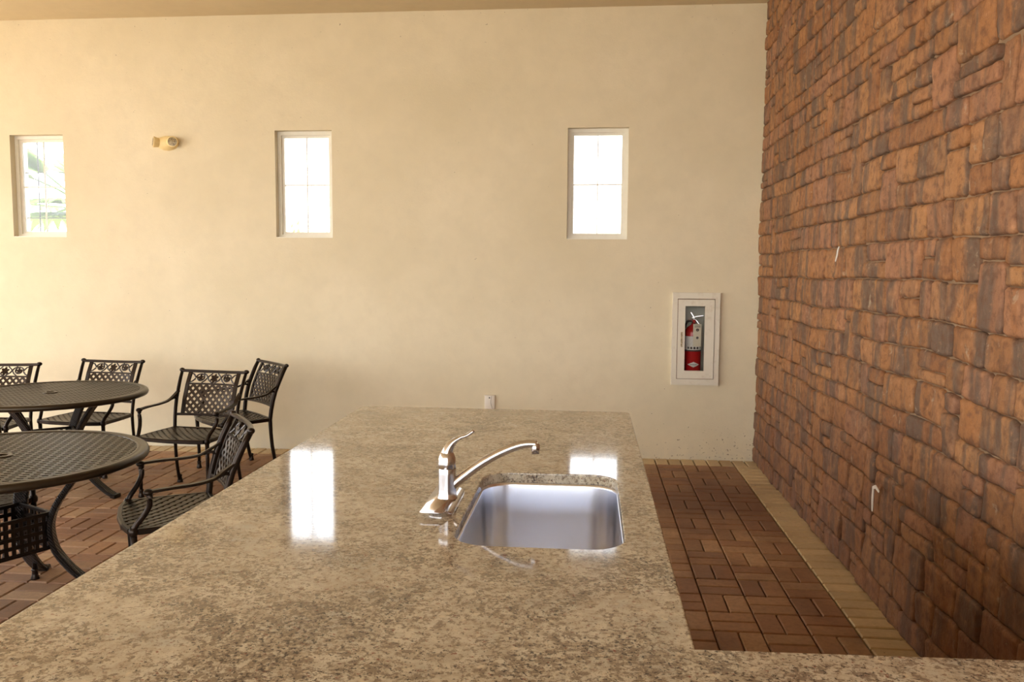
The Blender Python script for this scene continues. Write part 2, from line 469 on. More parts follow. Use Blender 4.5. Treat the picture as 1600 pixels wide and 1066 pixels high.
# ------------------------------------------------------------------ pavers
PW = .1015; U = .203
def paver_mesh(lx, ly, name, g=.0055):
    a, b = lx / 2 - g / 2, ly / 2 - g / 2; c = .0055
    mbp = MB()
    mbp.add([(-a, -b, -.045), (a, -b, -.045), (a, b, -.045), (-a, b, -.045), (-a, -b, -c), (a, -b, -c), (a, b, -c), (-a, b, -c),
             (-a + c, -b + c, 0), (a - c, -b + c, 0), (a - c, b - c, 0), (-a + c, b - c, 0)],
            [(0, 1, 5, 4), (1, 2, 6, 5), (2, 3, 7, 6), (3, 0, 4, 7), (4, 5, 9, 8), (5, 6, 10, 9), (6, 7, 11, 10), (7, 4, 8, 11), (8, 9, 10, 11)])
    return mbp
pm = {'h': paver_mesh(U, PW, 'h'), 'v': paver_mesh(PW, U, 'v'), 'bh': paver_mesh(U, PW, 'h', .010), 'bv': paver_mesh(PW, U, 'v', .008)}
XB = 1.156                      # inner line of the side border
YBK = D - U - .002              # inner line of the border along the back wall
Y0 = YBK
field = []; edges = []
Y_ANCH = 3.410
ncell = round((Y0 - Y_ANCH) / U)
i_max = int((XB - XL) / U)
j_max = int((Y0 - YB) / U)
for i in range(i_max):
    for j in range(j_max):
        cx = XB - (i + .5) * U; cy = Y0 - (j + .5) * U
        if (i + j + ncell + 1) % 2 == 0:
            field += [(cx, cy - PW / 2, 'h'), (cx, cy + PW / 2, 'h')]
        else:
            field += [(cx - PW / 2, cy, 'v'), (cx + PW / 2, cy, 'v')]
nb = int((XB + U - XL) / PW)
for i in range(nb): edges.append((XB + U - (i + .5) * PW, D - U / 2 - .001, 'bv'))
for j in range(int((Y0 - YB) / PW)): edges.append((XB + U / 2, Y0 - (j + .5) * PW, 'bh'))
def vis_score(x, y):
    q = proj((x, y, 0))
    if not q: return 0
    if not (-15 < q[0] < 1615 and -5 < q[1] < 1072): return 0
    t = (HC - ZT) / HC
    sx_, sy_ = x * t, y * t
    if CL + .04 < sx_ < CR - .04 and .4 < sy_ < CF - .05: return 0
    if sx_ > CR - .05 and sy_ < 1.36: return 0
    return HC / (x * x + y * y + HC * HC) ** 1.5
def lay(lst, name, mat, mat_s, limit, sname):
    ranked = sorted(lst, key=lambda p: -vis_score(p[0], p[1]))
    near = [p for p in ranked[:limit] if vis_score(p[0], p[1]) > 0]
    ns = set(near); protos = {}
    for p in near:
        x, y, o_ = p
        if o_ not in protos:
            ob = pm[o_].build(name, mat, floor); protos[o_] = ob
        else:
            ob = protos[o_].copy(); COL.objects.link(ob); ob.parent = floor
        ob.location = (x, y, R.uniform(-.0018, .0012))
        ob.rotation_euler = (R.uniform(-.006, .006), R.uniform(-.006, .006), R.uniform(-.008, .008))
    mb_ = MB(); at = []
    for p in lst:
        if p in ns: continue
        x, y, o_ = p
        if CL + .15 < x < CR - .1 and .5 < y < CF - .15: continue
        mb_.add(pm[o_].v, pm[o_].f, False, Matrix.Translation((x, y, R.uniform(-.0018, .0012))) @ Matrix.Rotation(R.uniform(-.008, .008), 4, 'Z'))
        at += [R.random()] * 12
    o = mb_.build(sname, mat_s, floor, at); o['kind'] = 'stuff'
    print(name, len(near), 'of', len(lst))
lay(field, 'brick_paver', M['paver'], M['paver_s'], 300, 'far_brick_pavers')
lay(edges, 'border_paver', M['edge'], M['edge_s'], 130, 'far_border_pavers')

# ------------------------------------------------------------------ stone wall
def warp(y, z):
    a = noise.noise(Vector((y * 1.3, z * .9, 3.1))) * .022 + noise.noise(Vector((y * 7, z * 7, 9.2))) * .005 + noise.noise(Vector((y * 30, z * 30, 6.2))) * .0045
    b = noise.noise(Vector((y * 2.2, z * 2.2, 7.7))) * .010 + noise.noise(Vector((y * 9, z * 9, 1.2))) * .004 + noise.noise(Vector((y * 34, z * 34, 4.2))) * .0035
    return y + b, z + a
def stone(y0, y1, z0, z1, seed):
    rr = random.Random(seed); g = .0035
    y0 += g * .35; y1 -= g * .35; z0 += g * rr.uniform(.4, 1.5); z1 -= g * .6
    ny = max(6, min(16, int((y1 - y0) / .017) + 1)); nz = max(6, min(11, int((z1 - z0) / .017) + 1))
    prot = rr.uniform(0, .010); ty = rr.uniform(-.04, .04); tz = rr.uniform(-.05, .03)
    off = Vector((rr.uniform(0, 99), rr.uniform(0, 99), rr.uniform(0, 99)))
    cy, cz = (y0 + y1) / 2, (z0 + z1) / 2; vs = []; fs = []; crn = rr.uniform(.010, .022)
    for i in range(ny + 1):
        for j in range(nz + 1):
            # sample tighter towards the rim so that the edge rounding is crisp
            fy = .5 - .5 * math.cos(PI * i / ny) * .45 - (.5 - i / ny) * .55; fz = .5 - .5 * math.cos(PI * j / nz) * .45 - (.5 - j / nz) * .55
            y = y0 + (y1 - y0) * fy; z = z0 + (z1 - z0) * fz
            ey = min(y - y0, y1 - y); ez = min(z - z0, z1 - z); e = min(ey, ez)
            if ey + ez < crn:   # cut the corners a little
                k_ = (crn - ey - ez) * .35
                y += k_ if y < cy else -k_; z += k_ if z < cz else -k_
            h = prot + ty * (y - cy) + tz * (z - cz)
            h += .009 * noise.noise(Vector((y * 9, z * 6, 0)) + off) + .0045 * noise.noise(Vector((y * 30, z * 22, 0)) + off)
            h += .004 * abs(noise.noise(Vector((y * 14, z * 2.2, 5)) + off))
            h -= .0075 * max(0, 1 - ez / .009) ** 2 + .0045 * max(0, 1 - ey / .008) ** 2
            wy, wz = warp(y, z)
            vs.append((XS + .012 - h, min(wy, D - .001), min(max(wz, -.005), ZC)))
    W_ = nz + 1
    for i in range(ny):
        for j in range(nz): fs.append((i * W_ + j, i * W_ + j + 1, (i + 1) * W_ + j + 1, (i + 1) * W_ + j))
    ring = [(i, 0) for i in range(ny + 1)] + [(ny, j) for j in range(1, nz + 1)] + [(i, nz) for i in range(ny - 1, -1, -1)] + [(0, j) for j in range(nz - 1, 0, -1)]
    rb = len(vs)
    for (i, j) in ring:
        p = vs[i * W_ + j]; vs.append((XS + .034, p[1], p[2]))
    m = len(ring)
    for q in range(m):
        w = (q + 1) % m; a = ring[q][0] * W_ + ring[q][1]; b = ring[w][0] * W_ + ring[w][1]
        fs.append((a, b, rb + w, rb + q))
    return vs, fs
rs = random.Random(21)
stones = []
z = -.004; course = []
while z < ZC - .03:
    h = rs.choice((.10, .12, .13, .14, .15, .165)) + rs.uniform(-.008, .008)
    if z + h > ZC - .05: h = ZC + .02 - z
    course.append((z, z + h)); z += h
blocked = []                    # spans of the next course already filled by a tall stone
YEND = 1.7
for ci, (z0, z1) in enumerate(course):
    nxt = []
    y = D - .001; spans = sorted(blocked, key=lambda s_: -s_[1])
    while y > YEND:
        hit = next((s_ for s_ in spans if s_[0] < y - 1e-6 and s_[1] >= y - 1e-6), None)
        if hit: y = hit[0]; continue
        lim = max([s_[1] for s_ in spans if s_[1] < y - 1e-6] or [YEND - .5])
        w = rs.choice((.11, .14, .17, .20, .23, .27, .32)) * rs.uniform(.9, 1.1)
        if y - w < lim + .07: w = y - lim
        if w > .38: w *= .5
        y1_, y0_ = y, y - w
        hgt = z1 - z0; p = rs.random()
        if p < .13 and hgt > .118:
            c_ = z0 + hgt * rs.uniform(.4, .6); stones += [(y0_, y1_, z0, c_), (y0_, y1_, c_, z1)]
        elif p < .25 and ci + 1 < len(course) and w < .22:
            nz0, nz1 = course[ci + 1]; c_ = nz1 if rs.random() < .5 else (nz0 + nz1) / 2
            if c_ - z0 < .26:
                stones.append((y0_, y1_, z0, c_)); nxt.append((y0_, y1_))
                if c_ < nz1: stones.append((y0_, y1_, c_, nz1))
            else: stones.append((y0_, y1_, z0, z1))
        else: stones.append((y0_, y1_, z0, z1))
        y = y0_
    blocked = nxt
def sscore(s_):
    q = [proj((XS, a, b)) for a in s_[:2] for b in s_[2:]]
    if any(p is None for p in q): return 0
    cx = sum(p[0] for p in q) / 4; cy = sum(p[1] for p in q) / 4
    if cx > 1615 or cy < -15 or cy > 1040: return 0
    return (max(p[0] for p in q) - min(p[0] for p in q)) * (max(p[1] for p in q) - min(p[1] for p in q))
order = sorted(range(len(stones)), key=lambda i: -sscore(stones[i]))
top = set(order[:300])
mb = MB(); at = []
for i, s_ in enumerate(stones):
    vs, fs = stone(*s_, i); rv = random.Random(i * 31 + 5).random()
    if i in top:
        b_ = MB(); b_.add(vs, fs, True); b_.build('stone', M['stone'], wr, [rv] * len(vs))
    else:
        mb.add(vs, fs, True); at += [rv] * len(vs)
o = mb.build('far_stones', M['stone'], wr, at); o['kind'] = 'stuff'
print('stones', len(stones))
# dried white paint drips on two stones
def drip(y, z, pts, w):
    b_ = MB(); b_.sweep([(XS - .0245 + dx, y + a, z + b2) for (a, b2, dx) in pts], rect(w, .004), smooth=False, up=Vector((1, 0, 0)), scales=[(.5 if q in (0, len(pts) - 1) else 1, 1) for q in range(len(pts))])
    o_ = b_.build('paint_drip', M['whitep'], wr); o_['label'] = 'white paint drip'; return o_
drip(4.53, 1.61, [(-.02, .045, 0), (.0, .025, 0), (.01, .0, 0), (.035, -.03, 0)], .012)
drip(3.84, .50, [(-.075, .05, 0), (-.03, .062, 0), (.0, .05, 0), (.004, 0, 0), (.0, -.06, 0)], .017)

# ------------------------------------------------------------------ windows
for n_, (x0, x1, z0, z1) in enumerate(WIN):
    root = empty('window_%d' % (n_ + 1), ((x0 + x1) / 2, D + .06, z0))
    struct(root, ['leftmost small white window with palm fronds behind', 'middle small white window on the cream wall', 'small white window right of the middle one, above the sink'][n_], 'window')
    w, h = x1 - x0, z1 - z0; a = w / 2
    def ringbox(mb_, a_, z0_, z1_, t, y0_, y1_):
        mb_.box(-a_, -a_ + t, y0_, y1_, z0_, z1_); mb_.box(a_ - t, a_, y0_, y1_, z0_, z1_)
        mb_.box(-a_ + t, a_ - t, y0_, y1_, z0_, z0_ + t); mb_.box(-a_ + t, a_ - t, y0_, y1_, z1_ - t, z1_)
    f_ = MB(); ringbox(f_, a, 0, h, .030, 0, .07); fo = f_.build('window_frame', M['vinyl'], root)
    s_ = MB(); ringbox(s_, a - .030, .030, h - .030, .020, .018, .052); s_.build('sash', M['vinyl'], root)
    m_ = MB(); m_.box(-.004, .004, .028, .042, .05, h - .05); m_.box(-a + .05, a - .05, .027, .043, h / 2 - .005, h / 2 + .005); m_.build('muntin', M['vinyl'], root)
    for (pa, pb) in ((-a + .05, -.004), (.004, a - .05)):
        for (qa, qb) in ((.05, h / 2 - .005), (h / 2 + .005, h - .05)):
            p_ = MB(); p_.box(pa, pb, .033, .037, qa, qb); p_.build('pane', M['glass'], root)
    mb = MB(); mb.box(-a, a, -.058, 0, 0, .006); mb.build('window_sill', M['vinyl'], root)
    # thin security bars on the outer face
    for bx in ((-.128, .165) if n_ == 0 else (.0, .17)[(n_ == 2) * 0:2]):
        b_ = MB(); b_.tube([(bx, .135, .0), (bx, .135, h)], .005 if n_ == 0 else .002, 6); b_.build('security_bar', M['ironbar'], root)
    for bz in (h * .655, h * .20):
        b_ = MB(); b_.tube([(-a, .128, bz), (a, .128, bz)], .005 if n_ == 0 else .0018, 6); b_.build('security_bar', M['ironbar'], root)

# ------------------------------------------------------------------ emergency light
t = tag(empty('emergency_light', (-3.508, D, 2.553)), 'ivory twin-head emergency light high on the wall between two windows', 'emergency light')
b_ = MB()
prof = [(.0005, -.062), (.03, -.060), (.055, -.048), (.072, -.025), (.078, 0)]
b_.lathe(prof, 28, Matrix.Diagonal((1.22, 1, .78, 1)) @ Matrix.Rotation(-PI / 2, 4, 'X') @ Matrix.Diagonal((1, 1, -1, 1)) @ Matrix.Rotation(PI, 4, 'X'))
b_.v = [(x, -abs(y), z_) for x, y, z_ in b_.v]
b_.build('housing', M['ivory'], t)
def head(x, yaw_, tilt):
    m_ = Matrix.Translation((x, -.052, .004)) @ Matrix.Rotation(yaw_, 4, 'Z') @ Matrix.Rotation(tilt, 4, 'X') @ Matrix.Rotation(PI / 2, 4, 'X')
    h_ = MB(); h_.lathe([(.0005, -.045), (.022, -.044), (.036, -.03), (.0445, .004), (.0455, .012), (.037, .013)], 20, m_)
    ho = h_.build('lamp_head', M['ivory'], t)
    l_ = MB(); l_.lathe([(.037, .012), (.030, .0135), (.02, .016), (.0005, .018)], 20, m_)
    for q in range(-3, 4): l_.box(-.034 * math.cos(q * .35), .034 * math.cos(q * .35), q * .009 - .001, q * .009 + .001, .012, .0185, m_)
    l_.build('lens', M['lens'], ho)
head(.070, .22, -.05); head(-.084, -1.0, -.1)

# ------------------------------------------------------------------ fire extinguisher cabinet
x0, x1, z0, z1 = .664, 1.034, .612, 1.350
t = tag(empty('extinguisher_cabinet', ((x0 + x1) / 2, D, z0)), 'white steel wall cabinet with narrow glass door holding a red extinguisher', 'cabinet')
w, h = (x1 - x0) / 2, z1 - z0
ix, iz0, iz1 = .146, .048, .690     # door opening half width and heights
wall_with_holes(-w, w, 0, h, -.035, 0, [(-ix, ix, iz0, iz1)]).build('trim_frame', M['cab'], t)
b_ = MB()
hx0, hx1 = CAB[0] - (x0 + x1) / 2, CAB[1] - (x0 + x1) / 2; hz0, hz1 = CAB[2] - z0, CAB[3] - z0
hx0 += .002; hx1 -= .002; hz0 += .002; hz1 -= .002
b_.box(hx0, hx0 + .003, -.0, .15, hz0, hz1); b_.box(hx1 - .003, hx1, 0, .15, hz0, hz1); b_.box(hx0, hx1, .147, .15, hz0, hz1)
b_.box(hx0, hx1, 0, .15, hz0, hz0 + .003); b_.box(hx0, hx1, 0, .15, hz1 - .003, hz1)
b_.build('cabinet_box', M['cabin'], t)
b_ = MB(); b_.box(-ix, ix, -.036, -.034, iz1 - .004, iz1 + .0005); b_.box(-ix - .0005, -ix + .003, -.036, -.034, iz0, iz1); b_.box(-ix, ix, -.036, -.034, iz0, iz0 + .003); b_.box(w - .0005, w + .0015, -.030, -.002, .002, h - .002)
b_.build('rusted_seam', M['rust'], t)
dw = ix - .004; gx0, gx1, gz0, gz1 = -.086, .068, .115, .632
door = wall_with_holes(-dw, dw, iz0 + .004, iz1 - .006, -.040, -.018, [(gx0, gx1, gz0, gz1)]).build('door', M['cab'], t)
b_ = MB(); b_.box(gx0, gx1, -.028, -.025, gz0, gz1); b_.build('glass_pane', M['glass'], door)
b_ = MB(); b_.box(-.118, -.104, -.0425, -.040, .305, .425)
for q in range(9): b_.box(-.117, -.105, -.045, -.0425, .311 + q * .0125, .317 + q * .0125)
b_.build('pull_handle', M['lens'], door)['label'] = 'ribbed steel pull'
# extinguisher
ex = tag(empty('fire_extinguisher', (.840, D + .058, CAB[2] + .0052)), 'red fire extinguisher with white label inside the glass-door cabinet', 'fire extinguisher')
zb = CAB[2] + .0052
r = .064
b_ = MB(); b_.lathe([(.0005, .004), (.05, .003), (.058, 0), (r, .008), (r, .385), (.060, .405), (.048, .425), (.03, .438), (.018, .445), (.018, .452), (.0005, .452)], 32)
b_.build('cylinder', M['red'], ex)
b_ = MB(); b_.lathe([(r + .0008, .245), (r + .0008, .355)], 32); b_.build('label_band', M['labelw'], ex)
b_ = MB(); b_.lathe([(r + .0009, .233), (r + .0009, .2445)], 32); b_.build('dark_stripe', M['ink'], ex)
def on_cyl(mb_, pts, zc, off, mat4=None):
    vs = [((r + off) * math.sin(u / r), -(r + off) * math.cos(u / r), zc + v) for u, v in pts]
    mb_.add(vs, [tuple(range(len(vs)))])
b_ = MB()
for q in range(6):      # small printed rows and pictograms of the label
    on_cyl(b_, [(-.052, -.001), (-.012 - .005 * (q % 3), -.001), (-.012 - .005 * (q % 3), .002), (-.052, .002)], .345 - q * .010, .0013)
for cx in (-.045, -.02, .005, .03):
    on_cyl(b_, [(cx - .007, -.009), (cx + .007, -.009), (cx + .009, 0), (cx + .004, .009), (cx - .006, .008), (cx - .009, 0)], .262, .0013)
b_.build('label_print', M['ink'], ex)['kind'] = 'stuff'
b_ = MB()
U_ = [(-.050 + .1 * q / 10) for q in range(11)]
for q in range(10):
    f1 = 1 - abs(U_[q]) / .05; f2 = 1 - abs(U_[q + 1]) / .05
    on_cyl(b_, [(U_[q], -.022 * f1), (U_[q + 1], -.022 * f2), (U_[q + 1], .022 * f2), (U_[q], .022 * f1)], .128, .0009)
dm = b_.build('diamond_emblem', M['labelw'], ex)
b_ = MB()
for q in range(7): on_cyl(b_, [(-.026 + q * .0078, -.003), (-.021 + q * .0078, -.003), (-.021 + q * .0078, .003), (-.026 + q * .0078, .003)], .128, .0016)
b_.build('emblem_print', M['ink'], dm)
b_ = MB(); b_.lathe([(.0005, .452), (.016, .452), (.016, .488), (.011, .492), (.011, .503), (.0005, .503)], 16)
b_.tube([(0, -.012, .472), (0, -.03, .472)], .012, 12)
b_.build('valve', M['chrome'], ex)
b_ = MB(); b_.sweep([(-.012, -.004, .500), (.02, -.008, .512), (.075, -.012, .520)], rect(.014, .006), smooth=False)
b_.sweep([(0, -.006, .492), (.025, -.010, .478), (.058, -.016, .428)], rect(.014, .006), smooth=False)
b_.sweep([(.005, -.006, .50), (-.022, -.004, .545)], rect(.016, .008), smooth=False)
b_.sweep([(0, 0, .480), (-.045, -.004, .488)], rect(.010, .006), smooth=False)
b_.build('squeeze_handle', M['chrome'], ex)
b_ = MB(); b_.lathe([(.0005, 0), (.014, 0), (.014, .004), (.0005, .006)], 16, Matrix.Translation((.002, -.029, .474)) @ Matrix.Rotation(PI / 2, 4, 'X'))
b_.build('pressure_gauge', M['inkred'], ex)
b_ = MB(); b_.tube(catmull([(-.014, 0, .476), (-.045, .0, .47), (-.064, .0, .43), (-.071, .0, .36), (-.071, .0, .25)]), .008, 8)
b_.build('hose', M['blackrub'], ex)
b_ = MB(); b_.sweep([(.022, -.0745, .455), (.022, -.0755, .3), (.022, -.0755, .275)], rect(.064, .0012), smooth=False, up=Vector((0, 1, 0)))
tg = b_.build('inspection_tag', M['tag'], ex)
b_ = MB()
for (cz, s1) in ((.408, .011), (.345, .009)):
    b_.lathe([(s1 * .55, 0), (s1 * 1.1, 0)], 14, Matrix.Translation((.024, -.0766, cz)) @ Matrix.Rotation(PI / 2, 4, 'X'))
    b_.box(.018, .030, -.0769, -.0765, cz - .003, cz + .004)
for q in range(3): b_.box(.0, .046, -.0769, -.0765, .441 - q * .006, .443 - q * .006)
b_.build('tag_print', M['ink'], tg)['kind'] = 'stuff'

# ------------------------------------------------------------------ wall outlet
t = tag(empty('wall_outlet', (-.802, D, .375)), 'small off-white outlet cover low on the wall behind the counter', 'outlet')
b_ = MB(); b_.box(-.042, .042, -.018, 0, 0, .115); finish(b_.build('cover_plate', M['plate'], t), .003)
b_ = MB(); b_.lathe([(.0005, 0), (.006, 0), (.006, .002), (.0005, .002)], 10, Matrix.Translation((-.002, -.018, .098)) @ Matrix.Rotation(PI / 2, 4, 'X')); b_.build('lock_hole', M['dark'], t)
b_ = MB(); b_.tube(catmull([(.016, -.019, .112), (.010, -.019, .08), (.010, -.019, .05), (.020, -.019, .02), (.024, -.019, .0)]), .0011, 5); b_.build('seam', M['dark'], t)
b_ = MB(); b_.box(-.046, .046, -.022, 0, .115, .119); b_.build('hinge_hood', M['plate'], t)

# ------------------------------------------------------------------ counter
def rr_pts(x0, x1, y0, y1, r, n=8):
    out = []
    for cx, cy, a0 in ((x1 - r, y1 - r, 0), (x0 + r, y1 - r, PI / 2), (x0 + r, y0 + r, PI), (x1 - r, y0 + r, 1.5 * PI)):
        for q in range(n + 1):
            a = a0 + PI / 2 * q / n; out.append((cx + r * math.cos(a), cy + r * math.sin(a)))
    return out
SX0, SX1, SY0, SY1 = -.316, .092, 1.862, 2.556
cu = bpy.data.curves.new('slab_curve', 'CURVE'); cu.dimensions = '2D'; cu.fill_mode = 'BOTH'
def spl(pts):
    s_ = cu.splines.new('POLY'); s_.points.add(len(pts) - 1)
    for p, q in zip(s_.points, pts): p.co = (q[0], q[1], 0, 1)
    s_.use_cyclic_u = True
out = []
def arc(cx, cy, r_, a0, a1, n=8):
    return [(cx + r_ * math.cos(math.radians(a0 + (a1 - a0) * q / n)), cy + r_ * math.sin(math.radians(a0 + (a1 - a0) * q / n))) for q in range(n + 1)]
outer = arc(CL + .05, CF + .03 - .05, .05, 180, 90) + arc(CR - .035, CF + .02 - .035 - .01, .035, 90, 0) + [(CR, 1.378), (.72, 1.395), (XS - .012, 1.418), (XS - .012, .42)] + [(CL, .42)]
spl(outer); spl(rr_pts(SX0, SX1, SY0, SY1, .085)[::-1])
cu.extrude = .0155 - .004; cu.bevel_depth = .004; cu.bevel_resolution = 2; cu.offset = -.004
co = bpy.data.objects.new('slab_tmp', cu); COL.objects.link(co)
bpy.context.view_layer.update()
me = bpy.data.meshes.new_from_object(co.evaluated_get(bpy.context.evaluated_depsgraph_get()))
bpy.data.objects.remove(co)
me.name = 'granite_worktop'; me.materials.clear(); me.materials.append(M['granite'])
slab = bpy.data.objects.new('granite_worktop', me); COL.objects.link(slab); slab.location = (0, 0, ZT - .0155)
for p in me.polygons: p.use_smooth = False
tag(slab, 'L-shaped polished beige speckled granite worktop with a cut-out for the sink', 'countertop')
bs = empty('counter_base', (-.44, 2, 0)); tag(bs, 'stucco counter base under the granite worktop', 'counter base')
zt = ZT - .031
b_ = MB()
xa, xb, ya, yb = CL + .22 + .44, CR - .02 + .44, .6 - 2, CF - .12 - 2
b_.box(xa, xa + .1, ya, yb, 0, zt); b_.box(xb - .035, xb, ya, yb, 0, zt); b_.box(xa + .1, xb - .06, yb - .1, yb, 0, zt); b_.box(xa + .1, xb - .06, ya, ya + .1, 0, zt)
b_.build('base_wall', M['base'], bs)
b_ = MB(); b_.box(xb, XS - .05 + .44, ya, ya + .5, 0, zt); b_.build('return_wall', M['base'], bs)

# sink bowl
t = tag(empty('sink', ((SX0 + SX1) / 2, (SY0 + SY1) / 2, ZT - .031)), 'brushed steel undermount sink bowl set in the granite worktop', 'sink')
b_ = MB(); cx, cy = (SX0 + SX1) / 2, (SY0 + SY1) / 2; hw, hl = (SX1 - SX0) / 2, (SY1 - SY0) / 2
rings = [(.028, 0, .1), (.0, -.0005, .088), (-.002, -.010, .086), (-.004, -.10, .085), (-.007, -.205, .084), (-.012, -.222, .08), (-.024, -.236, .07), (-.042, -.2425, .055), (-.12, -.246, .03)]
nr = 36; vs = []; fs = []
for (g, zz, rad) in rings:
    vs += [(x, y, zz) for x, y in rr_pts(-hw - g, hw + g, -hl - g, hl + g, rad)]
for q in range(len(rings) - 1):
    for e in range(nr):
        g = (e + 1) % nr; fs.append((q * nr + e, q * nr + g, (q + 1) * nr + g, (q + 1) * nr + e))
fs.append(tuple((len(rings) - 1) * nr + e for e in range(nr)))
b_.add(vs, fs, True); bw = b_.build('bowl', M['steel'], t)
b_ = MB(); b_.lathe([(.058, .0), (.055, .003), (.045, .002), (.040, -.004), (.0005, -.006)], 24, Matrix.Translation((0, 0, -.2445))); b_.build('drain', M['chrome'], t)

# faucet
FY = 2.20; FX = -.378
t = tag(empty('faucet', (FX, FY, ZT)), 'polished chrome single-lever faucet on an oval base beside the sink', 'faucet')
b_ = MB(); vs = []; fs = []
pr = [(0, 0), (0, .004), (-.003, .009), (-.010, .013), (-.018, .016)]
for (g, zz) in pr:
    vs += [(x, y, zz) for x, y in rr_pts(-.031 - g * -1 * 0 + -g * -1, .031 + g, -.135 - g * -1, .135 + g, max(.008, .030 + g))]
for q in range(len(pr) - 1):
    for e in range(36):
        g = (e + 1) % 36; fs.append((q * 36 + e, q * 36 + g, (q + 1) * 36 + g, (q + 1) * 36 + e))
fs.append(tuple((len(pr) - 1) * 36 + e for e in range(36)))
b_.add(vs, fs, True); b_.build('base_plate', M['chrome'], t)
b_ = MB(); b_.lathe([(.0285, .014), (.0262, .020), (.0248, .028), (.0244, .040), (.0242, .060), (.0242, .080), (.0242, .094), (.0236, .0965)], 28)
b_.build('body', M['chrome'], t)
b_ = MB(); b_.lathe([(.0232, .0965), (.0245, .099), (.0250, .112), (.0235, .126), (.019, .138), (.011, .147), (.0005, .150)], 28, Matrix.Translation((-.001, 0, 0)))
hp = catmull([(-.002, 0, .112), (-.001, 0, .134), (.005, 0, .153), (.018, 0, .170), (.037, 0, .182), (.056, 0, .190), (.073, 0, .202)], 5)
n = len(hp); b_.sweep(hp, circ(1, 12), scales=[(.0225 + (.0085 - .0225) * min(1, q / (n * .6)) + (.003 if q > n * .7 else 0), .0225 + (.0055 - .0225) * min(1, q / (n * .62))) for q in range(n)], up=lambda i: Vector((-.7, 0, .7)))
b_.build('lever_handle', M['chrome'], t)
b_ = MB(); sp_ = catmull([(.012, 0, .048), (.045, 0, .075), (.086, 0, .107), (.125, 0, .132), (.160, 0, .150), (.195, 0, .164), (.222, 0, .169), (.243, 0, .168)], 5)
n = len(sp_); b_.tube(sp_, [(.0135 - .003 * q / n) for q in range(n)], 14)
b_.lathe([(.0005, .172), (.008, .1715), (.0115, .168), (.0118, .150), (.0105, .148), (.0105, .143), (.0085, .143), (.0005, .146)], 18, Matrix.Translation((.240, 0, 0)))
b_.build('spout', M['chrome'], t)

# ------------------------------------------------------------------ tables
def make_table(theta):
    root = empty('patio_table', (0, 0, 0)); ZTB = .69; RT = .60
    b_ = MB(); seg = 96
    prof = [(.548, ZTB - .014), (.548, ZTB), (.558, ZTB + .001), (.563, ZTB - .002), (.568, ZTB + .001), (.590, ZTB), (.598, ZTB - .006), (.602, ZTB - .018), (.598, ZTB - .031), (.585, ZTB - .036), (.560, ZTB - .030), (.555, ZTB - .014), (.548, ZTB - .014)]
    b_.lathe(prof, seg)
    poly = circ(.552, 64)
    A = math.radians(107 - math.degrees(theta))
    lattice(b_, poly, A, .0405, .0140, .0045, lambda x, y, h_: (x, y, ZTB - .006 + h_), ang2=A + PI / 2, pitch2=.0330, width2=.0150)
    b_.lathe([(.024, ZTB - .012), (.024, ZTB + .002), (.042, ZTB + .002), (.046, ZTB - .002), (.046, ZTB - .012)], 24)
    b_.build('tabletop', M['bronze_top'], root)
    b_ = MB()    # cast underside ring and cross the legs bolt to
    b_.sweep([(.37 * math.cos(2 * PI * q / 32), .37 * math.sin(2 * PI * q / 32), ZTB - .022) for q in range(32)], rect(.03, .014), closed=True, smooth=False)
    for q in range(4):
        a = q * PI / 2; b_.sweep([(.36 * math.cos(a), .36 * math.sin(a), ZTB - .022), (.54 * math.cos(a), .54 * math.sin(a), ZTB - .022)], rect(.03, .014), smooth=False)
    b_.build('underframe', M['bronze'], root)
    prof = [(.655, .37), (.60, .315), (.53, .262), (.46, .216), (.40, .192), (.34, .184), (.26, .198), (.20, .230), (.14, .278), (.08, .345), (.035, .410), (.014, .452)]
    for q in range(4):
        a = q * PI / 2; c, s2 = math.cos(a), math.sin(a)
        path = catmull([(r_ * c, r_ * s2, z_) for z_, r_ in prof], 4)
        n_ = len(path); b_ = MB()
        b_.sweep(path, rect(.058, .026, .007), up=Vector((c, s2, .01)), smooth=False, scales=[(1 + .12 * math.sin(PI * i / n_), 1) for i in range(n_)])
        lg = b_.build('leg', M['bronze_leg'], root)
        b_ = MB(); b_.sweep([(.445 * c, .445 * s2, .012), (.478 * c, .478 * s2, .012)], rect(.066, .024, .006), smooth=False); b_.build('foot', M['bronze'], lg)
        b_ = MB(); b_.sweep([(.385 * c, .385 * s2, .668), (.355 * c, .355 * s2, .640)], rect(.07, .034, .006), smooth=False, up=Vector((c, s2, .01))); b_.build('collar', M['bronze'], lg)
    rb = .186
    for q in range(4):      # square basket of pierced panels between the legs
        a0 = q * PI / 2; a1 = a0 + PI / 2
        p0 = Vector((rb * math.cos(a0), rb * math.sin(a0), 0)); p1 = Vector((rb * math.cos(a1), rb * math.sin(a1), 0))
        d = (p1 - p0); L = d.length; d.normalize(); nn = Vector((d.y, -d.x, 0))
        m4 = Matrix(((d.x, nn.x, 0, p0.x), (d.y, nn.y, 0, p0.y), (0, 0, 1, 0), (0, 0, 0, 1)))
        b_ = MB(); za, zb_ = .262, .418
        nv = 8
        for e in range(nv + 1):
            cx = L * e / nv; b_.box(cx - .0085, cx + .0085, -.003, .003, za, zb_, m4)
        for e in range(5):
            cz = za + (zb_ - za) * e / 4; b_.box(0, L, -.004, .004, cz - .0085, cz + .0085, m4)
        b_.box(0, L, -.008, .008, zb_ - .003, zb_ + .007, m4); b_.box(0, L, -.007, .007, za - .008, za + .003, m4)
        b_.build('pierced_panel', M['bronze'], root)
    root.rotation_euler = (0, 0, theta)
    return root
T1 = make_table(math.radians(18)); T1.location = (-2.587, 3.411, 0)
tag(T1, 'nearer round bronze lattice-top patio table, in front at the left', 'table', 'round patio tables')
